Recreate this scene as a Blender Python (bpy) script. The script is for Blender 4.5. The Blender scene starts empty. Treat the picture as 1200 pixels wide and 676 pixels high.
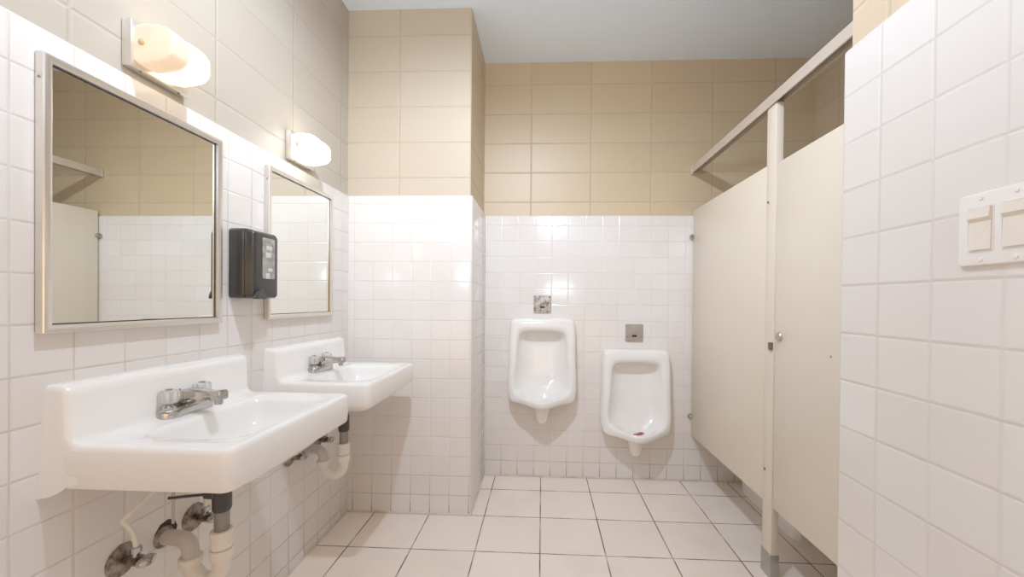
import bpy, bmesh, math, random
from mathutils import Vector, Matrix
random.seed(4)
PI = math.pi
S = bpy.context.scene
COL = S.collection

# ------------------------------------------------------------------ measures
XL, XP, XR = -1.0816, 0.991, 0.69       # left wall tile face, stall front, right wall tile face
YB, YC = 2.653, 2.147                   # back wall, column front
XC = -0.388                             # column side
ZC, ZW = 2.80, 1.765                    # ceiling, top of white tile
XS, YR, YJ = 1.775, -1.7, 0.944         # stall side wall, rear wall, end of right wall

# ------------------------------------------------------------------ materials
def new_mat(name):
    m = bpy.data.materials.new(name); m.use_nodes = True
    nt = m.node_tree
    return m, nt, nt.nodes['Principled BSDF']

def setp(b, **k):
    for n, v in k.items():
        n = n.replace('_', ' ')
        if n in b.inputs:
            b.inputs[n].default_value = (*v, 1) if isinstance(v, tuple) and len(v) == 3 else v

class N:
    """tiny node-wiring helper"""
    def __init__(s, nt): s.nt = nt
    def val(s, x, sock):
        if hasattr(x, 'is_output'): s.nt.links.new(x, sock)
        else: sock.default_value = x
    def m(s, op, a, b=0.0, c=0.0):
        n = s.nt.nodes.new('ShaderNodeMath'); n.operation = op
        for x, k in zip((a, b, c), n.inputs): s.val(x, k)
        return n.outputs[0]
    def ramp(s, x, a, b, lo=0.0, hi=1.0):
        n = s.nt.nodes.new('ShaderNodeMapRange'); n.interpolation_type = 'SMOOTHSTEP'
        s.val(x, n.inputs[0])
        for k, v in zip(n.inputs[1:5], (a, b, lo, hi)): k.default_value = v
        return n.outputs[0]
    def mix(s, f, a, b):
        n = s.nt.nodes.new('ShaderNodeMix'); n.data_type = 'RGBA'
        s.val(f, n.inputs[0])
        for x, k in ((a, n.inputs[6]), (b, n.inputs[7])):
            if hasattr(x, 'is_output'): s.nt.links.new(x, k)
            else: k.default_value = (*x, 1)
        return n.outputs[2]
    def noise(s, scale, detail=2.0, rough=.5, vec=None, dim='3D'):
        n = s.nt.nodes.new('ShaderNodeTexNoise')
        n.inputs['Scale'].default_value = scale; n.inputs['Detail'].default_value = detail
        n.inputs['Roughness'].default_value = rough
        if vec is not None: s.nt.links.new(vec, n.inputs['Vector'])
        return n.outputs[0]
    def pos(s):
        g = s.nt.nodes.new('ShaderNodeNewGeometry'); x = s.nt.nodes.new('ShaderNodeSeparateXYZ')
        s.nt.links.new(g.outputs['Position'], x.inputs[0])
        return g.outputs['Position'], x.outputs
    def bump(s, h, strength, dist, bsdf):
        n = s.nt.nodes.new('ShaderNodeBump'); n.inputs['Strength'].default_value = strength
        n.inputs['Distance'].default_value = dist
        s.nt.links.new(h, n.inputs['Height']); s.nt.links.new(n.outputs[0], bsdf.inputs['Normal'])

def tile_mat(name, ua, pu, ou, va, pv, ov, tile, grout, dark=None, gw=.0022, rough=.14,
             jointu=.40, jointv=.62, vary=.03, bumpd=.0015, dirt=None, soft=.0015):
    """stack-bonded tiles in world metres: joints at ou+k*pu along axis ua and ov+k*pv along axis va"""
    m, nt, b = new_mat(name); n = N(nt)
    P, xyz = n.pos()
    U, V = xyz['XYZ'.index(ua)], xyz['XYZ'.index(va)]
    qu = n.m('DIVIDE', n.m('SUBTRACT', U, ou), pu); qv = n.m('DIVIDE', n.m('SUBTRACT', V, ov), pv)
    du = n.m('MULTIPLY', n.m('ABSOLUTE', n.m('SUBTRACT', qu, n.m('ROUND', qu))), pu)
    dv = n.m('MULTIPLY', n.m('ABSOLUTE', n.m('SUBTRACT', qv, n.m('ROUND', qv))), pv)
    mu = n.ramp(du, gw*.5, gw*.5+soft, 1, 0); mv = n.ramp(dv, gw*.5, gw*.5+soft, 1, 0)
    # per-tile tone
    cv = nt.nodes.new('ShaderNodeCombineXYZ')
    nt.links.new(n.m('FLOOR', qu), cv.inputs[0]); nt.links.new(n.m('FLOOR', qv), cv.inputs[1])
    wn = nt.nodes.new('ShaderNodeTexWhiteNoise'); nt.links.new(cv.outputs[0], wn.inputs['Vector'])
    tone = n.ramp(wn.outputs['Value'], 0, 1, 0, 1)
    t2 = tuple(c*(1-vary*(1+.6*i)) for i, c in enumerate(tile))
    c = n.mix(tone, tile, t2)
    big = n.noise(2.3, 3, .55, P)
    c = n.mix(n.m('MULTIPLY', n.ramp(big, .35, .75), .5), c, tuple(x*k for x, k in zip(tile, (.975, .95, .92))))
    gu, gv = jointu, jointv
    brk = n.ramp(n.noise(7, 2, .6, P), .3, .6, .45, 1.0)
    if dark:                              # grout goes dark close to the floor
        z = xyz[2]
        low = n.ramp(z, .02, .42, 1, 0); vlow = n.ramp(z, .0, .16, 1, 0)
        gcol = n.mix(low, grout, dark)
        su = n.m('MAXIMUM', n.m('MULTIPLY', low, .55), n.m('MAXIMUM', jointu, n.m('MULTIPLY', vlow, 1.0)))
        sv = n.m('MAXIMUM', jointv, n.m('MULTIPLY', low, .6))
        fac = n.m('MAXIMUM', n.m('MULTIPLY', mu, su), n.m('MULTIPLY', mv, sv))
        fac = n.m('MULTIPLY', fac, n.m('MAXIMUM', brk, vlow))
    else:
        gcol = grout
        fac = n.m('MULTIPLY', n.m('MAXIMUM', n.m('MULTIPLY', mu, gu), n.m('MULTIPLY', mv, gv)), brk)
    if dirt:
        st = n.ramp(n.noise(1.6, 4, .6, P), .45, .75)
        c = n.mix(n.m('MULTIPLY', st, .35), c, dirt)
    c = n.mix(fac, c, gcol)
    nt.links.new(c, b.inputs['Base Color'])
    d = n.m('MINIMUM', du, dv)
    h = n.ramp(d, gw*.3, gw*.5+.004, 0, 1)
    h = n.m('ADD', h, n.m('MULTIPLY', n.noise(9, 1, .5, P), .55))
    h = n.m('ADD', h, n.m('MULTIPLY', tone, n.m('MULTIPLY', n.m('SUBTRACT', qu, n.m('FLOOR', qu)), .5)))
    n.bump(h, .55, bumpd, b)
    nt.links.new(n.m('ADD', n.m('MULTIPLY', n.m('MAXIMUM', mu, mv), .4), rough), b.inputs['Roughness'])
    setp(b, Specular_IOR_Level=.5)
    return m

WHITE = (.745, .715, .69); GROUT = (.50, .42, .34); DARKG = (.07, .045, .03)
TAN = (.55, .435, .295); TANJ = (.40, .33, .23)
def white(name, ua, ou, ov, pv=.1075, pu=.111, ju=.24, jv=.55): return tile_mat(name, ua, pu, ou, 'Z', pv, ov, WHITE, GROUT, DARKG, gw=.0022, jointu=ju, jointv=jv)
def tan(name, ua, ou, ov, pv=.199, pu=.403, c=TAN): return tile_mat(name, ua, pu, ou, 'Z', pv, ov, c, TANJ, None, gw=.005, rough=.42, jointu=.6, jointv=.5, vary=.04, bumpd=.003, soft=.003)
M = {}
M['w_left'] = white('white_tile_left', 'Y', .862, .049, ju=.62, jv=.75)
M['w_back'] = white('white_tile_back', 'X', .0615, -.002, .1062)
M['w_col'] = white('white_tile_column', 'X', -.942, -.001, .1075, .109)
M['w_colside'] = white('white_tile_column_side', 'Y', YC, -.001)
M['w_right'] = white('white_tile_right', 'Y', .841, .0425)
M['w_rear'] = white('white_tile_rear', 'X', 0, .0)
M['t_left'] = tan('tan_block_left', 'Y', .863, 1.85, .199, .408, (.44, .395, .325))
M['t_back'] = tan('tan_block_back', 'X', -.084, 1.857, .1985, .4015, (.56, .435, .275))
M['t_col'] = tan('tan_block_column', 'X', -.804, 1.864, .1975, .40, (.51, .43, .32))
M['t_colside'] = tan('tan_block_column_side', 'Y', YC, 1.864)
M['t_right'] = tan('tan_block_right', 'Y', .841, 1.85)
M['t_rear'] = tan('tan_block_rear', 'X', 0, 1.85)
M['floor'] = tile_mat('cream_floor_tile', 'X', .308, 0, 'Y', .308, 2.4562, (.93, .835, .75), (.055, .038, .026), None,
                      gw=.0046, rough=.30, jointu=1, jointv=1, vary=.05, bumpd=.0012, dirt=(.60, .52, .45), soft=.0012)

def plain(name, col, rough=.4, metal=0., bumpy=0., bscale=40, vary=.0, vscale=6, **k):
    m, nt, b = new_mat(name); n = N(nt)
    setp(b, Base_Color=col, Roughness=rough, Metallic=metal, **k)
    tc = nt.nodes.new('ShaderNodeTexCoord').outputs['Object']
    nz = n.noise(vscale, 4, .6, tc)
    if vary:
        nt.links.new(n.mix(n.ramp(nz, .35, .7), col, tuple(c*(1-vary) for c in col)), b.inputs['Base Color'])
    nt.links.new(n.m('ADD', n.m('MULTIPLY', nz, .12), max(rough-.06, .02)), b.inputs['Roughness'])
    if bumpy: n.bump(n.noise(bscale, 2, .5, tc), .3, bumpy, b)
    return m
M['ceiling'] = plain('ceiling_paint', (.78, .89, 1.0), .75, bumpy=.001, bscale=60)
M['ceramic'] = plain('white_ceramic', (.86, .845, .82), .10, vary=.02, Coat_Weight=.3, Coat_Roughness=.05)
M['china'] = plain('urinal_china', (.86, .85, .83), .12, vary=.03, Coat_Weight=.3, Coat_Roughness=.06)
M['chrome'] = plain('chrome', (.50, .49, .47), .10, 1.0, vary=.25, vscale=30)
M['steel'] = plain('brushed_steel', (.46, .44, .41), .42, .85, vary=.12, vscale=25)
M['scratched'] = plain('scratched_steel', (.52, .50, .47), .42, .75, vary=.8, vscale=38)
M['rusty'] = plain('tarnished_chrome', (.30, .25, .20), .38, .8, vary=.75, vscale=60)
M['alu'] = plain('satin_aluminium', (.74, .70, .64), .30, .85, vary=.06)
M['panel'] = plain('cream_partition_enamel', (.72, .64, .51), .32, vary=.03, vscale=2, bumpy=.0006, bscale=8)
M['rail'] = plain('bronze_anodised_rail', (.60, .52, .42), .36, .2, vary=.08)
M['black'] = plain('black_plastic', (.012, .012, .0115), .33)
M['black_gloss'] = plain('dark_grey_plastic', (.022, .021, .019), .25)
M['dark_pipe'] = plain('black_pipe', (.02, .019, .018), .45)
M['grey_pipe'] = plain('grey_tailpiece', (.26, .24, .21), .35, .6, vary=.3, vscale=25)
M['pvc'] = plain('white_pvc', (.78, .73, .66), .38, vary=.10, vscale=14)
M['pvc_grey'] = plain('grey_pvc', (.52, .48, .43), .40, vary=.10)
M['tan_nut'] = plain('brown_coupling', (.40, .31, .20), .5, vary=.3, vscale=30)
M['hole'] = plain('dark_hole', (.035, .028, .022), .9, vary=.4, vscale=60)
M['caulk'] = plain('caulk_bead', (.70, .63, .54), .6, vary=.25, vscale=12)
M['plate'] = plain('white_switch_plate', (.85, .83, .81), .25)
M['rocker'] = plain('ivory_rocker', (.80, .74, .66), .28)
M['knob'] = plain('amber_knob', (.62, .40, .22), .4)
M['pink'] = plain('pink_deodorizer', (.55, .10, .16), .6, vary=.5, vscale=90)
M['sticker'] = plain('grey_window_label', (.36, .35, .32), .15, vary=.5, vscale=35)
M['print'] = plain('pale_print', (.62, .60, .56), .5)
# clear acrylic
m, nt, b = new_mat('clear_acrylic'); setp(b, Base_Color=(.93, .92, .90), Roughness=.06, Transmission_Weight=.75, IOR=1.45); M['acrylic'] = m
# mirror
m, nt, b = new_mat('mirror_glass'); setp(b, Base_Color=(.83, .835, .79), Roughness=.012, Metallic=1.0)
n = N(nt); nt.links.new(n.m('ADD', n.m('MULTIPLY', n.noise(3), .01), .005), b.inputs['Roughness']); M['mirror'] = m
def glow(name, col, k, base=(.9, .86, .8), edge=.55):
    m, nt, b = new_mat(name); n = N(nt)
    tc = nt.nodes.new('ShaderNodeTexCoord').outputs['Object']
    setp(b, Base_Color=base, Roughness=.35, Emission_Color=col)
    nt.links.new(n.m('MULTIPLY', n.ramp(n.noise(9, 1, .5, tc), .3, .7, edge, 1.0), k), b.inputs['Emission Strength'])
    return m
M['glow_dim'] = glow('frosted_glass_soft_glow', (1, .66, .36), .62, (.55, .46, .38), .7)
M['glow'] = glow('frosted_glass_bright', (1, .73, .40), 8.5, edge=.4)
M['glow2'] = glow('frosted_glass_bright_far', (1, .92, .76), 8)

# ------------------------------------------------------------------ mesh helpers
def link(name, bm, mat, parent=None, smooth=35):
    me = bpy.data.meshes.new(name)
    bmesh.ops.recalc_face_normals(bm, faces=bm.faces[:])
    bm.to_mesh(me); bm.free()
    me.materials.append(mat)
    if smooth:
        me.shade_smooth(); me.set_sharp_from_angle(angle=math.radians(smooth))
    o = bpy.data.objects.new(name, me); COL.objects.link(o)
    if parent: o.parent = parent
    return o

def box(bm, x0, x1, y0, y1, z0, z1, bev=0., seg=2):
    vs = [bm.verts.new((x, y, z)) for x in (x0, x1) for y in (y0, y1) for z in (z0, z1)]
    F = [(0,1,3,2),(4,6,7,5),(0,4,5,1),(2,3,7,6),(0,2,6,4),(1,5,7,3)]
    fs = [bm.faces.new([vs[i] for i in f]) for f in F]
    if bev:
        es = {e for f in fs for e in f.edges}
        bmesh.ops.bevel(bm, geom=list(es), offset=bev, segments=seg, affect='EDGES', profile=.5)

def B(*a, **k):
    bm = bmesh.new(); box(bm, *a, **k); return bm

def loft(bm, rings, cap0=True, cap1=True, closed=True):
    R = [[bm.verts.new(p) for p in r] for r in rings]
    n = len(R[0])
    for a, b in zip(R, R[1:]):
        for i in range(n if closed else n-1):
            j = (i+1) % n
            bm.faces.new((a[i], a[j], b[j], b[i]))
    if cap0: bm.faces.new(R[0][::-1])
    if cap1: bm.faces.new(R[-1])
    return R

def lathe(bm, prof, axis='Z', origin=(0,0,0), n=24, sy=1.):
    """prof: list of (radius, height) along axis"""
    rings = []
    for r, h in prof:
        ring = []
        for i in range(n):
            a = 2*PI*i/n; c, s = r*math.cos(a), r*math.sin(a)*sy
            p = {'Z': (c, s, h), 'X': (h, c, s), 'Y': (s, h, c)}[axis]
            ring.append((p[0]+origin[0], p[1]+origin[1], p[2]+origin[2]))
        rings.append(ring)
    loft(bm, rings)

def tube(bm, pts, r, n=14, sub=6):
    """round tube through pts (Catmull-Rom), r scalar or list per control point"""
    P = [Vector(p) for p in pts]
    rr = r if isinstance(r, (list, tuple)) else [r]*len(P)
    Q, R = [], []
    for i in range(len(P)-1):
        p0, p1, p2, p3 = P[max(i-1, 0)], P[i], P[i+1], P[min(i+2, len(P)-1)]
        for k in range(sub):
            t = k/sub
            Q.append(.5*((2*p1)+(p2-p0)*t+(2*p0-5*p1+4*p2-p3)*t*t+(3*p1-p0-3*p2+p3)*t**3)); R.append(rr[i]+(rr[i+1]-rr[i])*t)
    Q.append(P[-1]); R.append(rr[-1])
    rings = []; nrm = None
    for i, p in enumerate(Q):
        d = (Q[min(i+1, len(Q)-1)]-Q[max(i-1, 0)]).normalized()
        if nrm is None: nrm = d.orthogonal().normalized()
        nrm = (nrm-d*nrm.dot(d)).normalized(); bn = d.cross(nrm)
        rings.append([p+R[i]*(math.cos(2*PI*k/n)*nrm+math.sin(2*PI*k/n)*bn) for k in range(n)])
    loft(bm, rings)

def rrect(x0, x1, y0, y1, r, nc=6, ns=6):
    """rounded rectangle outline, constant count of points; r = one radius or four (x1y1, x0y1, x0y0, x1y0)"""
    rs = r if isinstance(r, (tuple, list)) else (r,)*4
    C = [(x1, y1, -1, -1, 0), (x0, y1, 1, -1, 90), (x0, y0, 1, 1, 180), (x1, y0, -1, 1, 270)]
    arcs = []
    for (cx, cy, sx, sy, a0), q in zip(C, rs):
        ox, oy = cx+sx*q, cy+sy*q
        arcs.append([(ox+q*math.cos(math.radians(a0+90*k/nc)), oy+q*math.sin(math.radians(a0+90*k/nc))) for k in range(nc+1)])
    out = []
    for i in range(4):
        out += arcs[i]
        a, b = arcs[i][-1], arcs[(i+1) % 4][0]
        out += [(a[0]+(b[0]-a[0])*k/ns, a[1]+(b[1]-a[1])*k/ns) for k in range(1, ns)]
    return out

def extrude_profile(bm, prof, y0, y1, axis='Y', bev=0.):
    a = [bm.verts.new((p[0], y0, p[1])) for p in prof]; b_ = [bm.verts.new((p[0], y1, p[1])) for p in prof]
    n = len(prof)
    for i in range(n): bm.faces.new((a[i], a[(i+1) % n], b_[(i+1) % n], b_[i]))
    f0 = bm.faces.new(a[::-1]); f1 = bm.faces.new(b_)
    if bev: bmesh.ops.bevel(bm, geom=list(set(f0.edges) | set(f1.edges)), offset=bev, segments=3, affect='EDGES', profile=.5)

# ------------------------------------------------------------------ things
def thing(name, label, cat, loc=(0,0,0), group=None):
    o = bpy.data.objects.new(name, None); COL.objects.link(o); o.location = loc
    o.empty_display_size = .05
    o['label'] = label; o['category'] = cat
    if group: o['group'] = group
    return o
def part(name, bm, mat, parent, smooth=35, label=None):
    o = link(name, bm, mat, parent, smooth)
    if label: o['label'] = label
    return o
def struct(name, bm, mat, parent=None, smooth=35):
    o = link(name, bm, mat, parent, smooth)
    if not parent: o['kind'] = 'structure'
    return o
def dup(root, loc, label):
    def cp(o, par):
        c = o.copy(); COL.objects.link(c)
        if par: c.parent = par
        for ch in list(o.children): cp(ch, c)
        return c
    r = cp(root, None); r.location = loc; r['label'] = label
    return r

# ================================================================== the room
struct('floor', B(XL-.15, XS+.15, YR-.1, YB+.15, -.06, 0), M['floor'], smooth=0)
struct('ceiling', B(XL-.15, XS+.15, YR-.1, YB+.15, ZC, ZC+.06), M['ceiling'], smooth=0)
TT = .014                                # white tile stands proud of the painted block by this
def wainscot(x0, x1, y0, y1, mat, par):
    bm = bmesh.new(); box(bm, x0, x1, y0, y1, 0, ZW)
    es = [e for e in bm.edges if all(v.co.z > ZW-.001 for v in e.verts)] + [e for e in bm.edges if abs(e.verts[0].co.z-e.verts[1].co.z) > .5]
    bmesh.ops.bevel(bm, geom=es, offset=.008, segments=3, affect='EDGES', profile=.5)
    return struct('tile_wainscot', bm, mat, par)
wl = struct('wall_left', B(XL-.12, XL-TT, YR, YB+.1, 0, ZC), M['t_left'], smooth=0)
wainscot(XL-.05, XL, YR+.05, YC+.01, M['w_left'], wl)
wb = struct('wall_back', B(XL, XS+.1, YB+TT, YB+.12, 0, ZC), M['t_back'], smooth=0)
wainscot(XC-.005, XS, YB, YB+.05, M['w_back'], wb)
bm = B(XL-.05, XC-TT, YC+TT, YB+.05, 0, ZC)
wc = struct('wall_column', bm, M['t_col'], smooth=0)
wc.data.materials.append(M['t_colside'])
for f in wc.data.polygons:
    if abs(f.normal.x) > .5: f.material_index = 1
w2 = wainscot(XL-.02, XC, YC, YB+.02, M['w_col'], wc)
w2.data.materials.append(M['w_colside'])
for f in w2.data.polygons:
    if f.normal.x > .8: f.material_index = 1
wr = struct('wall_right', B(XR+TT, XS+.1, YR, YJ-.009, 0, ZC), M['t_right'], smooth=0)
wainscot(XR, XR+.06, YR+.05, YJ, M['w_right'], wr)
struct('wall_stall', B(XS, XS+.1, YJ-.03, YB+.05, 0, ZC), M['t_right'], smooth=0)
we = struct('wall_rear', B(XL-.1, XR+.1, YR-.1, YR, 0, ZC), M['t_rear'], smooth=0)
wainscot(XL-.02, XR+.05, YR-.05, YR+.02, M['w_rear'], we)
# caulk beads where walls meet floor
def bead(k, x0, x1, y0, y1): struct('trim_%d' % k, B(x0, x1, y0, y1, 0, .010, bev=.003), M['caulk'])
bead(1, XL-.001, XL+.008, YR+.05, YC-.001)
bead(2, XL, XC+.007, YC-.008, YC+.001)
bead(3, XC-.001, XC+.007, YC, YB)
bead(4, XC, XS, YB-.008, YB+.001)
# ragged hole cut in the tile around the drain arm under the near sink
bm = bmesh.new(); lathe(bm, [(.001, 0), (.036, 0), (.0355, .0005), (.001, .0007)], 'X', (XL, 1.086, .506), 9)
struct('pipe_hole', bm, M['hole'], wl)

# ================================================================== wash basins
YS1, YS2 = 1.074, 1.752
RIM = .860
def make_sink():
    t = thing('wall_hung_sink', 'white wall-hung sink in the foreground, under the framed mirror nearest the camera', 'sink', (XL, YS1, .72), 'wall-hung sinks')
    z = lambda v: v-.72
    bm = bmesh.new()
    hw, fx = .266, .418
    def ring(x0, x1, h, r, zz, rb=.012): return [(x, y, z(zz)) for x, y in rrect(x0, x1, -h, h, (r, rb, rb, r))]
    rings = []
    # underside of bowl -> apron -> rim -> bowl
    for f, zz in ((.12, .700), (.45, .704), (.75, .716), (.93, .738), (1.0, .782)):
        cx = .235
        rings.append(ring(cx-.135*f, cx+.15*f, .200*f, .07*f+.002, zz, .07*f+.002))
    rings.append(ring(.01, fx-.020, hw-.020, .016, .784))
    rings.append(ring(.01, fx-.014, hw-.012, .018, .766))
    rings.append(ring(.01, fx-.006, hw-.005, .022, .764))
    rings.append(ring(.01, fx-.002, hw-.002, .025, .770))
    rings.append(ring(.01, fx+.001, hw, .027, .80))
    rings.append(ring(.01, fx+.001, hw, .027, .846))
    rings.append(ring(.01, fx-.002, hw-.003, .026, .855))
    rings.append(ring(.01, fx-.007, hw-.008, .024, RIM-.001))
    rings.append(ring(.01, fx-.014, hw-.015, .020, RIM))
    rings.append(ring(.09, fx-.035, hw-.050, .05, RIM-.002, .03))
    bx0, bx1, bh = .130, .376, .190
    rings.append(ring(bx0-.006, bx1+.006, bh+.006, .065, RIM-.0035, .045))
    rings.append(ring(bx0, bx1, bh, .062, RIM-.008, .045))
    for f, zz in ((.975, .842), (.93, .815), (.86, .79), (.74, .768), (.55, .754), (.3, .746), (.1, .742)):
        cx, cy = .235, 0
        rings.append([(cx+(x-cx)*f, y*f, z(zz)) for x, y in rrect(bx0, bx1, -bh, bh, (.062, .045, .045, .062))])
    loft(bm, rings)
    part('basin', bm, M['ceramic'], t, 50)
    # backsplash and wall flange: one profile run along the wall
    pr = [(0, .748), (.018, .750), (.035, .757), (.052, .770), (.075, .776), (.10, .776), (.115, .8575), (.080, .8602), (.068, .8622), (.059, .867),
          (.054, .876), (.050, .965), (.048, .976), (.042, .985), (.032, .990), (.012, .991), (0, .991)]
    bm = bmesh.new()
    E_ = [(0, .012, .016), (.003, .004, .006), (.008, .001, .001), (.015, 0, 0)]      # inset from the end, face setback, shelf drop
    Y = [(-1, e) for e in E_]+[(1, e) for e in E_[::-1]]
    rings = []
    for sgn, (i_, ins, drop) in Y:
        row = []
        for x, zz in pr:
            lowx = max(0, 1-x/.05)
            flare = .013*lowx*min(1, max(0, (.99-zz)/.06))*(1-i_/.015)
            shelf = x > .055 and zz > .80
            hi = max(0, (zz-.94)/.05)
            row.append((max(x-(ins if .02 < x < .056 and zz > .87 else 0), 0), sgn*(hw-i_+flare-(.0015 if x > .055 else 0)), z(zz-(drop if shelf else 0)-ins*hi)))
        rings.append(row)
    loft(bm, rings)
    part('backsplash', bm, M['ceramic'], t, 40)
    # drain strainer in the bowl
    bm = bmesh.new(); lathe(bm, [(.001, .742-.72), (.022, .744-.72), (.024, .746-.72), (.020, .7485-.72), (.001, .7475-.72)], 'Z', (.235, 0, .001), 20)
    part('drain_flange', bm, M['chrome'], t)
    # centre-set faucet
    fx0 = .071
    bm = bmesh.new()
    def st(hx, hy, zz): return [(fx0+x, y, z(zz)) for x, y in rrect(-hx, hx, -hy, hy, min(hx, hy)*.98)]
    loft(bm, [st(.026, .078, RIM-.004), st(.027, .079, RIM+.004), st(.027, .079, RIM+.014), st(.025, .077, RIM+.020), st(.021, .073, RIM+.024), st(.010, .06, RIM+.0255)])
    fb = part('faucet', bm, M['chrome'], t, 40, 'chrome centre-set faucet with two clear knobs')
    # spout: tapered box-like arm rising outwards
    bm = bmesh.new()
    def sec(x, zc, w, h, tilt=0):
        q = rrect(-w, w, -h, h, min(w, h)*.34, 3, 2)
        return [(fx0+x-b*tilt, a, z(RIM+zc+b)) for a, b in q]
    loft(bm, [sec(-.024, .028, .020, .012), sec(-.021, .034, .023, .020), sec(0, .040, .0235, .0265), sec(.022, .044, .021, .0235), sec(.050, .0475, .0175, .0175), sec(.078, .0495, .0158, .0118, .05),
              sec(.081, .049, .0165, .0135, .05), sec(.108, .0505, .0165, .0135, .05), sec(.112, .0505, .0145, .0115, .05)])
    part('spout', bm, M['chrome'], fb, 30)
    bm = bmesh.new(); lathe(bm, [(.001, 0), (.010, 0), (.0105, .003), (.0105, .016), (.001, .016)], 'Z', (fx0+.096, 0, z(RIM+.024)), 16)
    part('aerator', bm, M['chrome'], fb)
    for s in (-1, 1):
        bm = bmesh.new(); lathe(bm, [(.001, 0), (.019, 0), (.019, .004), (.012, .009), (.009, .016), (.001, .016)], 'Z', (fx0, s*.052, z(RIM+.0235)), 20)
        hb = part('handle', bm, M['chrome'], fb)
        bm = bmesh.new()          # fluted clear knob
        rings = []
        for r, h in ((.010, 0), (.0185, .003), (.0205, .010), (.0215, .026), (.0205, .034), (.016, .037), (.004, .0375)):
            rings.append([((fx0+(r*(1+.07*math.cos(8*2*PI*i/48)))*math.cos(2*PI*i/48)), s*.052+(r*(1+.07*math.cos(8*2*PI*i/48)))*math.sin(2*PI*i/48), z(RIM+.037+h)) for i in range(48)])
        loft(bm, rings)
        part('knob', bm, M['acrylic'], hb, 30, 'clear acrylic faucet knob')
        bm = bmesh.new(); lathe(bm, [(.001, 0), (.008, 0), (.008, .003), (.001, .0035)], 'Z', (fx0, s*.052, z(RIM+.0745)), 14)
        part('cap', bm, M['chrome'], hb)
    bm = bmesh.new(); tube(bm, [(fx0-.022, 0, z(RIM+.02)), (fx0-.024, 0, z(RIM+.06))], .003, 8, 2)
    lathe(bm, [(.001, 0), (.006, .002), (.006, .008), (.001, .010)], 'Z', (fx0-.024, 0, z(RIM+.058)), 12)
    part('lift_knob', bm, M['chrome'], fb)
    return t
sink = make_sink()
dup(sink, (XL, YS2, .72), 'white wall-hung sink farther from the camera, beside the tiled column')

# drain trap, one under each sink. local origin: on the wall at the arm height
def make_trap():
    t = thing('drain_trap', 'drain pipe and trap under the near sink, black tailpiece above white slip nuts', 'drain pipe', (XL, YS1, .40), 'drain traps')
    z = lambda v: v-.40
    X, dy = .188, -.012
    bm = bmesh.new(); lathe(bm, [(.001, z(.745)), (.030, z(.745)), (.030, z(.70)), (.0195, z(.698)), (.0195, z(.662)), (.0235, z(.660)), (.0235, z(.596)), (.021, z(.590)), (.001, z(.590))], 'Z', (X, dy, 0), 22)
    tp = part('tailpiece', bm, M['dark_pipe'], t, 35, 'black upper tailpiece')
    bm = bmesh.new(); tube(bm, [(X-.02, dy, z(.632)), (X-.045, dy, z(.633))], .013, 12, 2)
    part('pivot_nut', bm, M['dark_pipe'], tp)
    bm = bmesh.new(); tube(bm, [(X-.04, dy, z(.633)), (X-.075, dy-.028, z(.640)), (X-.105, dy-.055, z(.647))], .004, 8, 3)
    part('pop_up_lever', bm, M['dark_pipe'], tp)
    bm = bmesh.new(); tube(bm, [(X-.098, dy-.046, z(.765)), (X-.098, dy-.046, z(.575))], .0035, 8, 2)
    part('lift_rod', bm, M['steel'], tp)
    bm = bmesh.new(); lathe(bm, [(.001, z(.592)), (.0185, z(.592)), (.0185, z(.525)), (.001, z(.525))], 'Z', (X, dy, 0), 20)
    part('extension_tube', bm, M['grey_pipe'], t)
    def nut(name, ztop, r, h, mat, x=X, y=dy):
        bm = bmesh.new(); rings = []
        for q, hh in ((.001, 0), (r*.93, 0), (r, .003), (r, h-.010), (r*1.07, h-.008), (r*1.07, h-.002), (r*.95, h), (.001, h)):
            rings.append([(x+q*(1+.02*math.cos(10*a))*math.cos(a), y+q*(1+.02*math.cos(10*a))*math.sin(a), z(ztop-h)+hh) for a in [2*PI*i/40 for i in range(40)]])
        loft(bm, rings); return part(name, bm, mat, t, 30)
    nut('slip_nut', .536, .026, .050, M['pvc'])
    nut('slip_nut', .484, .0265, .030, M['pvc'])
    # trap bend: down, round, up to the wall arm
    bm = bmesh.new()
    tube(bm, [(X, dy, z(.475)), (X, dy, z(.45)), (X-.004, dy, z(.420)), (X-.030, dy+.002, z(.392)), (X-.062, dy+.004, z(.392)), (X-.092, dy+.006, z(.418)), (X-.098, dy+.008, z(.440))],
         [.0225, .0215, .0215, .0215, .0215, .0215, .0225], 18)
    part('trap_bend', bm, M['pvc'], t)
    nut('slip_nut', .452, .0265, .026, M['pvc'], X-.098, dy+.008)
    bm = bmesh.new()
    tube(bm, [(-.004, dy+.016, z(.498)), (.045, dy+.012, z(.499)), (.072, dy+.010, z(.494)), (.087, dy+.009, z(.476)), (.090, dy+.008, z(.445))], .0205, 18)
    part('wall_arm', bm, M['pvc_grey'], t, 35, 'grey elbow running into the wall')
    bm = bmesh.new(); lathe(bm, [(.020, .001), (.030, .001), (.029, .004), (.024, .008), (.0205, .012)], 'X', (0, dy+.016, z(.498)), 24)
    part('escutcheon', bm, M['rusty'], t)
    return t
trap = make_trap()
tr2 = dup(trap, (XL, YS2, .40), 'drain pipe and trap under the far sink, black and brown above the white bend')
for c in list(tr2.children):
    if c.name.startswith('extension_tube'): pass

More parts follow.
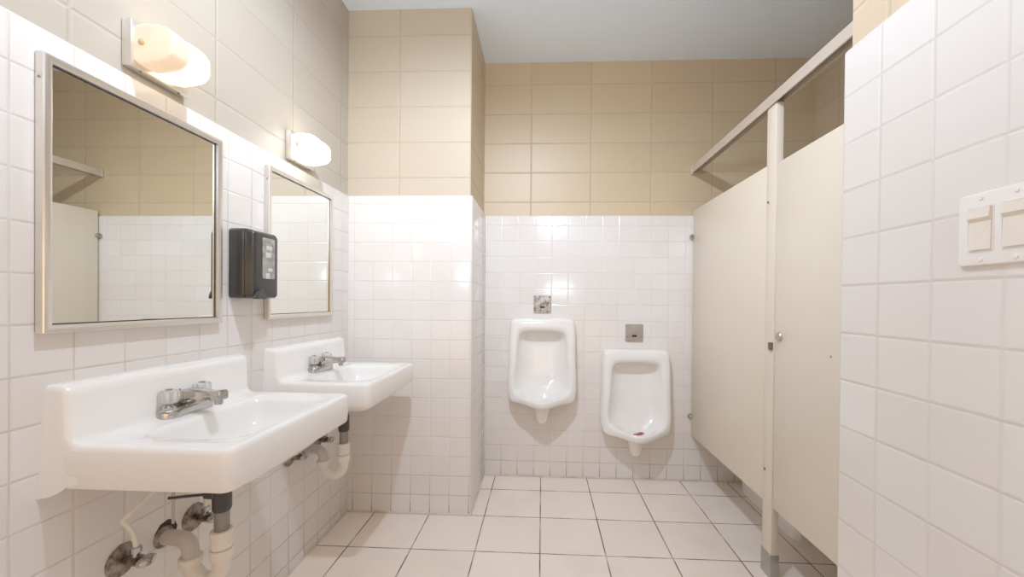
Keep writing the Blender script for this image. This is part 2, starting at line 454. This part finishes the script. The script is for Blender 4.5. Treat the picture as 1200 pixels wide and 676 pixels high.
# shut-off valves with supply tube
def make_valve(label, loc, bend):
    t = thing('shutoff_valve', label, 'valve', loc, 'shut-off valves under the sinks')
    bm = bmesh.new(); lathe(bm, [(.001, .0005), (.040, .0005), (.041, .003), (.036, .007), (.020, .012), (.013, .014), (.001, .014)], 'X', (0, 0, 0), 28)
    part('escutcheon', bm, M['rusty'], t, 35, 'tarnished round wall plate')
    bm = bmesh.new(); lathe(bm, [(.001, .012), (.010, .012), (.010, .026), (.014, .028), (.014, .050), (.009, .052), (.009, .060), (.001, .060)], 'X', (0, 0, 0), 18)
    vb = part('valve_body', bm, M['rusty'], t)
    bm = bmesh.new(); lathe(bm, [(.001, .008), (.009, .008), (.009, .020), (.012, .021), (.012, .034), (.008, .036), (.001, .036)], 'Z', (.039, 0, 0), 14)
    part('compression_nut', bm, M['chrome'], vb)
    bm = bmesh.new()           # oval handle facing the room
    rings = []
    for q, h in ((.05, .058), (.8, .058), (1, .062), (1, .072), (.85, .076), (.3, .077), (.25, .074), (.02, .074)):
        rings.append([(h, .023*q*math.cos(2*PI*i/28), .013*q*math.sin(2*PI*i/28)) for i in range(28)])
    loft(bm, rings)
    part('handle', bm, M['chrome'], t, 35, 'oval chrome handle')
    bm = bmesh.new(); tube(bm, bend, .0055, 10, 8)
    part('supply_tube', bm, M['pvc'], t, 35, 'cream supply tube bent up to the faucet')
    return t
near_bend = [(.039, 0, .034), (.039, -.008, .075), (.040, -.026, .108), (.044, -.036, .124), (.050, -.022, .137), (.058, .02, .165), (.068, .040, .195), (.085, .050, .30), (.092, .052, .36)]
far_bend = [(.039, 0, .034), (.040, 0, .08), (.05, -.01, .15), (.075, -.045, .25), (.092, -.075, .36)]
v1 = make_valve('shut-off valve with bent cream tube under the near sink, closest to the camera', (XL, .966, .506), near_bend)
v2 = make_valve('shut-off valve on the wall just behind the black tailpiece of the near sink', (XL, 1.176, .502), far_bend)
dup(v1, (XL, 1.640, .508), 'nearer shut-off valve under the far sink, half hidden by the front sink')
dup(v2, (XL, 1.850, .508), 'shut-off valve under the far sink, the one nearest the tiled column')

# ================================================================== mirrors
def make_mirror():
    t = thing('framed_mirror', 'rectangular metal-framed mirror above the near sink, reflecting the stall partition', 'mirror', (XL, 1.0250, 1.105), 'framed mirrors')
    hw, H = .2350, .601
    bm = bmesh.new()          # picture-frame channel, mitred
    fw = .0175
    def rr(ins, x): return [(x, -hw+ins, ins), (x, hw-ins, ins), (x, hw-ins, H-ins), (x, -hw+ins, H-ins)]
    loft(bm, [rr(.001, .001), rr(0, .003), rr(0, .019), rr(.002, .0215), rr(.004, .022), rr(fw-.003, .020), rr(fw, .018), rr(fw, .006)], False, False)
    part('frame', bm, M['alu'], t, 25)
    part('glass', B(.004, .009, -hw+fw-.004, hw-fw+.004, fw-.004, H-fw+.004), M['mirror'], t, 0)
    bm = bmesh.new()
    lathe(bm, [(.001, 0), (.003, 0), (.003, .0012), (.001, .0016)], 'Y', (.011, -hw-.0013, H-.055), 10)
    part('screw', bm, M['rusty'], t)
    bm = bmesh.new()
    loft(bm, [[(x, y, zz) for y, zz in ((-hw+fw-.001, fw-.001), (hw-fw+.001, fw-.001), (hw-fw+.001, H-fw+.001), (-hw+fw-.001, H-fw+.001))] for x in (.0092, .0105)] +
         [[(.0105, y, zz) for y, zz in ((-hw+fw+.003, fw+.003), (hw-fw-.003, fw+.003), (hw-fw-.003, H-fw-.003), (-hw+fw+.003, H-fw-.003))]] +
         [[(.0092, y, zz) for y, zz in ((-hw+fw+.003, fw+.003), (hw-fw-.003, fw+.003), (hw-fw-.003, H-fw-.003), (-hw+fw+.003, H-fw-.003))]], False, False)
    part('gasket', bm, M['black_gloss'], t, 0)
    return t
mir = make_mirror()
dup(mir, (XL, 1.7155, 1.105), 'rectangular metal-framed mirror above the far sink, reflecting white tile')

# ================================================================== vanity lights
def make_lamp(mats):
    t = thing('vanity_light', 'two-shade wall light above the near mirror, its first shade dimmer with amber glow', 'wall light', (XL-TT, 1.058, 1.786), 'vanity wall lights')
    bm = B(.001, .028, -.085, .085, 0, .123, bev=.004)
    bp = part('backplate', bm, M['alu'], t)
    for s in (-1, 1):
        bm = bmesh.new(); lathe(bm, [(.001, 0), (.003, 0), (.003, -.002), (.001, -.0026)], 'Z', (.022, s*.055, 0), 10)
        part('screw', bm, M['rusty'], bp)
    for k, y0 in enumerate((-.078, -.013)):
        bm = bmesh.new()
        L = .064
        rings = []
        for f, e in ((0, .82), (.012, .91), (.05, .97), (.13, 1.0), (.5, 1.02), (.72, .98), (.88, .88), (.97, .70), (1, .50)):
            y = y0+L*f
            hx, hz = .056*(.35+.65*e), .054*(.35+.65*e)
            ring = []
            for a, b_ in rrect(-1, 1, -1, 1, .55, 5, 3): ring.append((.075+hx*a, y, .060+hz*b_*(1-.26*((a+1)/2)**2)))
            rings.append(ring)
        loft(bm, rings)
        sh = part('glass_shade', bm, M[mats[k]], t, 60)
    bm = bmesh.new(); lathe(bm, [(.001, 0), (.034, 0), (.034, .016), (.001, .016)], 'Y', (.074, -.022, .060), 20)
    part('shade_collar', bm, M['glow_dim'], t)
    bm = bmesh.new(); lathe(bm, [(.001, 0), (.009, 0), (.009, -.003), (.006, -.005), (.001, -.0055)], 'Y', (.050, -.0775, .062), 14)
    part('shade_knob', bm, M['knob'], t)
    return t
lamp = make_lamp(('glow_dim', 'glow'))
lamp2 = make_lamp(('glow2', 'glow2')); lamp2.location = (XL-TT, 1.708, 1.781)
lamp2['label'] = 'two-shade wall light above the far mirror, both shades glowing white'

# ================================================================== soap dispenser
def make_dispenser():
    t = thing('soap_dispenser', 'black wall soap dispenser with a clear window, hung between the two mirrors', 'soap dispenser', (XL, 1.375, 1.183))
    W, H = .067, .246
    def pr(x, w, z0, z1, r=.012): return [(x, y, zz) for y, zz in rrect(-w, w, z0, z1, (r,)*4, 4, 2)]
    bm = bmesh.new()
    loft(bm, [pr(0.001, W, .004, H-.001), pr(.004, W+.001, .003, H), pr(.050, W+.001, .003, H), pr(.056, W, .004, H-.001)])
    part('back_housing', bm, M['black_gloss'], t)
    bm = bmesh.new()
    loft(bm, [pr(.0565, W-.001, .006, H-.002), pr(.058, W, .004, H-.001), pr(.078, W-.002, .004, H-.006), pr(.085, W-.006, .008, H-.012), pr(.087, W-.014, .016, H-.02)])
    cv = part('cover', bm, M['black'], t)
    bm = bmesh.new(); loft(bm, [[(x, y+.010, zz) for y, zz in rrect(-.031+i, .031-i, .074+i, .220-i, (.005,)*4, 3, 2)] for x, i in ((.084, 0), (.0885, 0), (.0895, .001))])
    wn = part('window', bm, M['sticker'], cv, 35, 'grey see-through window with printed label')
    for k, (z0, z1, a, b_) in enumerate(((.178, .192, -.014, .016), (.150, .168, -.016, .010), (.100, .112, -.004, .018), (.074, .094, -.016, .004))):
        part('label_print', B(.0893, .0899, .010+a, .010+b_, z0, z1, bev=.0002), M['print'], wn)
    bm = bmesh.new()
    rings = []
    for x, q in ((.083, 1), (.094, 1), (.098, .85)):
        rings.append([(x, -.034+.026*q*math.cos(a), .002+.034*q*max(math.sin(a), -.05)) for a in [2*PI*i/24 for i in range(24)]])
    loft(bm, rings)
    part('push_lever', bm, M['black_gloss'], t)
    return t
make_dispenser()

# ================================================================== urinals
def make_urinal():
    """local: origin on the wall at the lip's lowest point; -y towards the room"""
    t = thing('urinal', 'taller-mounted white urinal on the back wall, the left one beside the column', 'urinal', (.003, YB, .51), 'wall urinals')
    NT = 72
    H = .565
    # outline functions (x,z) by parameter: built from poly-lines resampled to NT points, starting at bottom centre, going right
    def resample(poly, n):
        P = [Vector(p) for p in poly]; P.append(P[0])
        L = [0]
        for a, b_ in zip(P, P[1:]): L.append(L[-1]+(b_-a).length)
        out = []
        for i in range(n):
            d = L[-1]*i/n
            k = max(j for j in range(len(L)) if L[j] <= d+1e-9); k = min(k, len(P)-2)
            f = (d-L[k])/max(L[k+1]-L[k], 1e-9)
            out.append(P[k].lerp(P[k+1], f))
        return out
    def half(pts):              # mirror a right half (from bottom centre to top centre)
        return pts + [(-x, y_, zz) for x, y_, zz in pts[-2:0:-1]] if abs(pts[-1][0]) < 1e-6 else pts + [(-x, y_, zz) for x, y_, zz in pts[:0:-1]]
    # anchors: same logical corners for every ring so that faces stay regular: bottom centre, lip side, corner, side mid, top corner, top centre
    def ring(bc, lip, ear, mid, tc1, tc2, top):
        seg = [bc, lip, ear, mid, tc1, tc2, top]
        cnt = [9, 5, 10, 9, 5, 8]
        P = [Vector(p) for p in seg]
        out = []
        for i in range(6):
            p0 = P[i-1] if i > 0 else Vector((-P[1].x, P[1].y, P[1].z))
            p1, p2 = P[i], P[i+1]
            p3 = P[i+2] if i < 5 else Vector((-P[5].x, P[5].y, P[5].z))
            for k in range(cnt[i]):
                u = k/cnt[i]
                # centripetal-ish: damp tangents by neighbour lengths
                l1 = (p2-p1).length
                m1 = (p2-p0)*(l1/max((p2-p1).length+(p1-p0).length, 1e-6)); m2 = (p3-p1)*(l1/max((p3-p2).length+(p2-p1).length, 1e-6))
                h00 = 2*u**3-3*u**2+1; h10 = u**3-2*u**2+u; h01 = -2*u**3+3*u**2; h11 = u**3-u**2
                out.append(h00*p1+h10*m1+h01*p2+h11*m2)
        out.append(P[6])
        return [tuple(p) for p in out]+[(-p[0], p[1], p[2]) for p in out[-2:0:-1]]
    R = []
    # (x, -depth, z)
    R.append(ring((0, -.002, .04), (.10, -.002, .042), (.212, -.002, .046), (.218, -.002, .30), (.211, -.002, .535), (.180, -.002, .560), (0, -.002, .562)))          # at wall
    R.append(ring((0, -.10, .010), (.10, -.09, .022), (.213, -.06, .036), (.219, -.06, .30), (.212, -.05, .540), (.182, -.05, .563), (0, -.05, .565)))
    R.append(ring((0, -.205, .000), (.12, -.160, .018), (.212, -.100, .040), (.216, -.088, .30), (.208, -.078, .538), (.180, -.078, .561), (0, -.080, .564)))
    R.append(ring((0, -.222, .006), (.122, -.172, .024), (.207, -.110, .046), (.211, -.098, .30), (.203, -.090, .534), (.177, -.090, .556), (0, -.094, .558)))       # front edge
    R.append(ring((0, -.232, .024), (.120, -.180, .038), (.198, -.116, .058), (.201, -.104, .30), (.194, -.096, .525), (.170, -.096, .546), (0, -.099, .548)))
    R.append(ring((0, -.234, .040), (.118, -.184, .052), (.188, -.122, .078), (.186, -.108, .30), (.176, -.100, .480), (.150, -.100, .510), (0, -.102, .515)))       # rim crown
    R.append(ring((0, -.229, .052), (.114, -.182, .063), (.180, -.122, .092), (.175, -.108, .30), (.161, -.099, .452), (.135, -.099, .484), (0, -.101, .493)))       # opening edge
    R.append(ring((0, -.216, .054), (.108, -.172, .066), (.172, -.112, .100), (.167, -.098, .30), (.154, -.088, .444), (.129, -.086, .474), (0, -.086, .484)))
    R.append(ring((0, -.200, .044), (.102, -.155, .060), (.164, -.095, .108), (.160, -.078, .30), (.147, -.066, .436), (.122, -.062, .468), (0, -.060, .478)))
    R.append(ring((0, -.180, .030), (.094, -.135, .048), (.152, -.075, .116), (.150, -.056, .30), (.137, -.042, .430), (.112, -.036, .462), (0, -.032, .472)))
    R.append(ring((0, -.150, .020), (.080, -.110, .038), (.130, -.052, .126), (.130, -.034, .30), (.118, -.022, .415), (.095, -.018, .445), (0, -.016, .455)))
    R.append(ring((0, -.120, .018), (.060, -.085, .040), (.090, -.032, .150), (.095, -.020, .30), (.085, -.014, .38), (.065, -.012, .40), (0, -.011, .41)))
    R.append(ring((0, -.085, .026), (.030, -.060, .070), (.045, -.022, .19), (.048, -.015, .28), (.042, -.012, .33), (.03, -.011, .345), (0, -.0105, .35)))
    bm = bmesh.new(); loft(bm, R, True, True)
    part('bowl', bm, M['china'], t, 60)
    # outlet spud below the bowl
    bm = bmesh.new()
    rings = []
    for w, d, zz in ((.056, .075, .03), (.054, .075, -.01), (.050, .072, -.035), (.042, .064, -.075), (.036, .055, -.105), (.030, .045, -.118), (.015, .03, -.122)):
        rings.append([(w*math.cos(a), -.075-(d*.75)*math.sin(a), zz) for a in [2*PI*i/28 for i in range(28)]])
    loft(bm, rings)
    part('outlet_spud', bm, M['china'], t, 50)
    # drain grid
    bm = bmesh.new(); lathe(bm, [(.001, 0), (.026, 0), (.026, .003), (.001, .004)], 'Z', (0, -.150, .021), 18)
    part('drain_grid', bm, M['steel'], t)
    return t
ur = make_urinal()
dup(ur, (.614, YB, .312), 'lower-mounted white urinal on the back wall, nearest the stall partition')
# pink deodoriser scraps lying in the lower urinal
bm = bmesh.new(); bmesh.ops.create_icosphere(bm, subdivisions=3, radius=1)
for v in bm.verts:
    k = 1+.25*math.sin(9*v.co.x+4*v.co.y)+.15*math.sin(17*v.co.y)
    v.co = Vector((v.co.x*.029*k, v.co.y*.014*k, v.co.z*.009+.006*math.sin(70*v.co.x*.03)))
o = link('urinal_deodorizer', bm, M['pink']); o.location = (.606, YB-.186, .312+.054)
o['label'] = 'crumpled pink deodorizer block lying in the lower urinal'; o['category'] = 'deodorizer'

def make_flush(name_mat, label, loc):
    t = thing('flush_sensor_plate', label, 'flush plate', loc, 'urinal flush sensor plates')
    bm = bmesh.new(); h = .058
    loft(bm, [[(x, y, zz) for x, zz in rrect(-h+i, h-i, -h+i, h-i, (.006,)*4, 3, 1)] for y, i in ((0, 0), (-.008, 0), (-.011, .002), (-.0115, .006))])
    part('cover_plate', bm, M[name_mat], t)
    bm = bmesh.new(); loft(bm, [[(x, y, zz-.020) for x, zz in rrect(-.016+i, .016-i, -.0075+i, .0075-i, (.004,)*4, 3, 1)] for y, i in ((-.010, 0), (-.0135, 0), (-.0145, .001))])
    part('sensor_window', bm, M['black'], t)
    for s in (-1, 1):
        bm = bmesh.new(); lathe(bm, [(.001, -.010), (.004, -.0112), (.004, -.0128), (.001, -.0135)], 'Y', (s*.046, 0, -.026), 10)
        part('screw', bm, M['rusty'], t)
    return t
make_flush('scratched', 'square chrome flush sensor plate with dark worn patches, above the higher urinal', (0, YB, 1.167))
make_flush('steel', 'square dull steel flush sensor plate above the lower urinal', (.614, YB, .982))

# ================================================================== stall
TH = .026
t = thing('toilet_partition', 'cream stall partition panel fixed to the back wall, right of the urinals', 'partition', (XP, 2.2, .31))
bm = B(0, TH, 1.795-2.2, YB-.012-2.2, 0, 1.485, bev=.003)
part('panel_sheet', bm, M['panel'], t)
for zz in (1.62-.31, .435-.31):
    bm = bmesh.new(); lathe(bm, [(.001, 0), (.017, 0), (.019, -.003), (.019, -.010), (.013, -.022), (.007, -.030), (.001, -.032)], 'Y', (-.004, YB-.0005-2.2, zz), 20)
    part('wall_bracket', bm, M['chrome'], t)
t = thing('stall_pilaster', 'narrow cream post between stall panel and stall door, steel shoe at the floor', 'post', (XP, 1.76, 0))
part('post', B(-.0015, .030, -.036, .0335, .02, 2.045, bev=.003), M['panel'], t)
part('floor_shoe', B(-.004, .033, -.038, .036, 0, .104, bev=.002), M['steel'], t, 35, 'stainless steel shoe')
for zz in (1.629, .456):
    bm = bmesh.new(); lathe(bm, [(.001, -.0035), (.005, -.0035), (.006, -.005), (.003, -.0075), (.001, -.008)], 'X', (0, .014, zz), 12)
    part('screw', bm, M['rusty'], t)
part('latch_keeper', B(-.014, .0, -.034, -.012, .984, 1.018, bev=.004), M['rusty'], t)
t = thing('stall_door', 'cream stall door, closed, with round latch turn near its left edge', 'door', (XP, 1.34, .31))
part('door_sheet', B(0, TH, .955-1.34, 1.718-1.34, 0, 1.472, bev=.003), M['panel'], t)
bm = bmesh.new(); lathe(bm, [(.001, .001), (.0185, .001), (.0195, -.004), (.016, -.009), (.006, -.010), (.001, -.008)], 'X', (0, 1.684-1.34, 1.046-.31), 24)
part('latch_turn', bm, M['steel'], t)
for zz in (.08, 1.38):
    part('hinge', B(.002, .022, YJ-.012-1.34, .957-1.34, zz-.03, zz+.03, bev=.002), M['steel'], t)
bm = bmesh.new(); lathe(bm, [(.001, .001), (.004, .001), (.004, -.003), (.001, -.004)], 'X', (0, 1.391-1.34, 1.004-.31), 12)
part('screw', bm, M['steel'], t)
t = thing('headrail', 'long cream metal headrail running above the stall front to the back wall', 'rail', (XP, 1.8, 2.042))
bm = bmesh.new()
extrude_profile(bm, [(-.010, .002), (-.010, .046), (-.006, .050), (.028, .050), (.032, .046), (.032, .002), (.029, .0), (.027, .036), (-.005, .036), (-.007, 0)], YJ-.022-1.8, YB-.004-1.8)
part('rail', bm, M['rail'], t, 25)
part('wall_flange', B(-.014, .036, YB-.002-1.8, YB+.013-1.8, -.004, .054, bev=.004), M['rail'], t)

# toilet glimpsed under the stall
t = thing('toilet', 'white floor-mounted toilet whose base shows under the stall partition', 'toilet', (1.385, 2.3, 0))
bm = bmesh.new()
def ov(cy, hx, hy, zz, sq=2.6):
    return [(hx*math.copysign(abs(math.cos(a))**(2/sq), math.cos(a)), cy+hy*math.copysign(abs(math.sin(a))**(2/sq), math.sin(a)), zz) for a in [2*PI*i/40 for i in range(40)]]
loft(bm, [ov(-.015, .120, .283, 0, 7), ov(-.015, .120, .283, .06, 7), ov(-.012, .115, .272, .085, 5), ov(-.02, .107, .245, .13, 3.4), ov(-.04, .115, .24, .22), ov(-.06, .165, .25, .32), ov(-.07, .182, .262, .375),
          ov(-.07, .182, .262, .39), ov(-.08, .14, .20, .39), ov(-.08, .12, .16, .32), ov(-.06, .06, .09, .22)])
part('bowl', bm, M['ceramic'], t, 50)
bm = bmesh.new(); loft(bm, [ov(-.07, .186, .268, .391), ov(-.07, .188, .270, .400), ov(-.07, .184, .266, .410), ov(-.08, .13, .19, .410), ov(-.08, .125, .185, .392)], False, False)
part('seat', bm, M['plate'], t, 50)
part('tank', B(-.22, .22, .155, .338, .36, .72, bev=.02), M['ceramic'], t)
part('tank_lid', B(-.23, .23, .148, .342, .721, .755, bev=.01), M['ceramic'], t)

# ================================================================== light switch
t = thing('light_switch', 'white double light switch plate with two ivory rockers on the right tiled wall', 'light switch', (XR, .622, 1.303))
hy, hz = .058, .0575
bm = bmesh.new(); loft(bm, [[(x, y, zz) for y, zz in rrect(-hy+i, hy-i, -hz+i, hz-i, (.005,)*4, 4, 1)] for x, i in ((0, 0), (-.003, 0), (-.006, .002), (-.0065, .004))])
part('cover_plate', bm, M['plate'], t)
for s in (-1, 1):
    y = s*.0232
    bm = bmesh.new(); loft(bm, [[(x, y+a, zz) for a, zz in rrect(-.0172-i, .0172+i, -.034-i, .034+i, (.002,)*4, 3, 1)] for x, i in ((-.0062, .0012), (-.0078, .0010), (-.0079, 0), (-.0068, 0))], True, True)
    sf = part('switch_frame', bm, M['plate'], t)
    bm = bmesh.new()
    prof = [(-.006, -.0325), (-.0095, -.0325), (-.0085, .012), (-.0125, .017), (-.0105, .0325), (-.006, .0325)]
    extrude_profile(bm, prof, y-.0155, y+.0155)
    part('rocker', bm, M['rocker'], sf, 0)
    for q in (-1, 1):
        bm = bmesh.new(); lathe(bm, [(.001, -.006), (.0035, -.006), (.003, -.008), (.001, -.0084)], 'X', (0, y, q*.048), 12)
        part('screw', bm, M['plate'], t)

# ================================================================== lights
def lamp_point(name, loc, e, r, col):
    d = bpy.data.lights.new(name, 'POINT'); d.energy = e; d.shadow_soft_size = r; d.color = col
    o = bpy.data.objects.new(name, d); COL.objects.link(o); o.location = loc; return o
# ceiling fixture with a batwing spread (stronger sideways than straight down, nothing upwards)
d = bpy.data.lights.new('ceiling_lamp', 'POINT'); d.energy = 63; d.shadow_soft_size = .035; d.color = (.79, .87, 1.0)
d.use_nodes = True
nt = d.node_tree; n = N(nt); em = nt.nodes['Emission']
x = nt.nodes.new('ShaderNodeSeparateXYZ'); nt.links.new(nt.nodes.new('ShaderNodeTexCoord').outputs['Normal'], x.inputs[0])
dn = n.m('MULTIPLY', x.outputs[2], -1.0)
nt.links.new(n.m('MULTIPLY', n.m('MULTIPLY', n.ramp(dn, .02, .76), n.m('ADD', .70, n.m('MULTIPLY', x.outputs[1], .65))), n.m('ADD', 1.0, n.m('MULTIPLY', n.m('SUBTRACT', 1.0, dn), 3.2))), em.inputs['Strength'])
o = bpy.data.objects.new('ceiling_lamp', d); COL.objects.link(o); o.location = (-.2, .80, 2.72)
def area(name, loc, rot, sx, sy, e, col):
    d = bpy.data.lights.new(name, 'AREA'); d.shape = 'RECTANGLE'; d.size = sx; d.size_y = sy; d.energy = e; d.color = col
    o = bpy.data.objects.new(name, d); COL.objects.link(o); o.location = loc; o.rotation_euler = [math.radians(v) for v in rot]; return o
area('warm_fill_light', (-.2, -1.62, 1.55), (112, 0, 0), 1.7, 1.8, 19, (1, .60, .29))  # added warm fill from behind the camera, not a fixture of the room
area('ceiling_fill_light', (-.2, -.15, 1.95), (180-38, 0, 0), .5, .3, 19, (.80, .88, 1))  # added unseen uplight to brighten the ceiling, no real fixture there
w = bpy.data.worlds.new('World'); S.world = w; w.use_nodes = True
w.node_tree.nodes['Background'].inputs[0].default_value = (.9, .92, 1, 1); w.node_tree.nodes['Background'].inputs[1].default_value = .3

# ================================================================== camera
cd = bpy.data.cameras.new('camera'); cam = bpy.data.objects.new('camera', cd); COL.objects.link(cam)
f, yaw, pitch, roll, cx, cy, H = 460.378, .0437, -.0066, -.0092, 615.38, 356.59, 1.1825
c, s = math.cos(yaw), math.sin(yaw)
r0 = Vector((c, s, 0)); f0 = Vector((-s, c, 0)); up = Vector((0, 0, 1))
c, s = math.cos(pitch), math.sin(pitch)
f1 = f0*c+up*s; u1 = -f0*s+up*c
c, s = math.cos(roll), math.sin(roll)
R_ = c*r0-s*u1; U_ = s*r0+c*u1
mw = Matrix((R_, U_, -f1)).transposed().to_4x4(); mw.translation = (0, 0, H)
cam.matrix_world = mw
cd.sensor_width = 36; cd.lens = f/1200*36
cd.shift_x = (600-cx)/1200; cd.shift_y = (cy-338)/1200
cd.clip_start = .01
S.camera = cam
S.view_settings.view_transform = 'Standard'; S.view_settings.gamma = 1.25; S.view_settings.exposure = -.13
S.cycles.max_bounces = 14; S.cycles.diffuse_bounces = 8
S.cycles.sample_clamp_indirect = 6
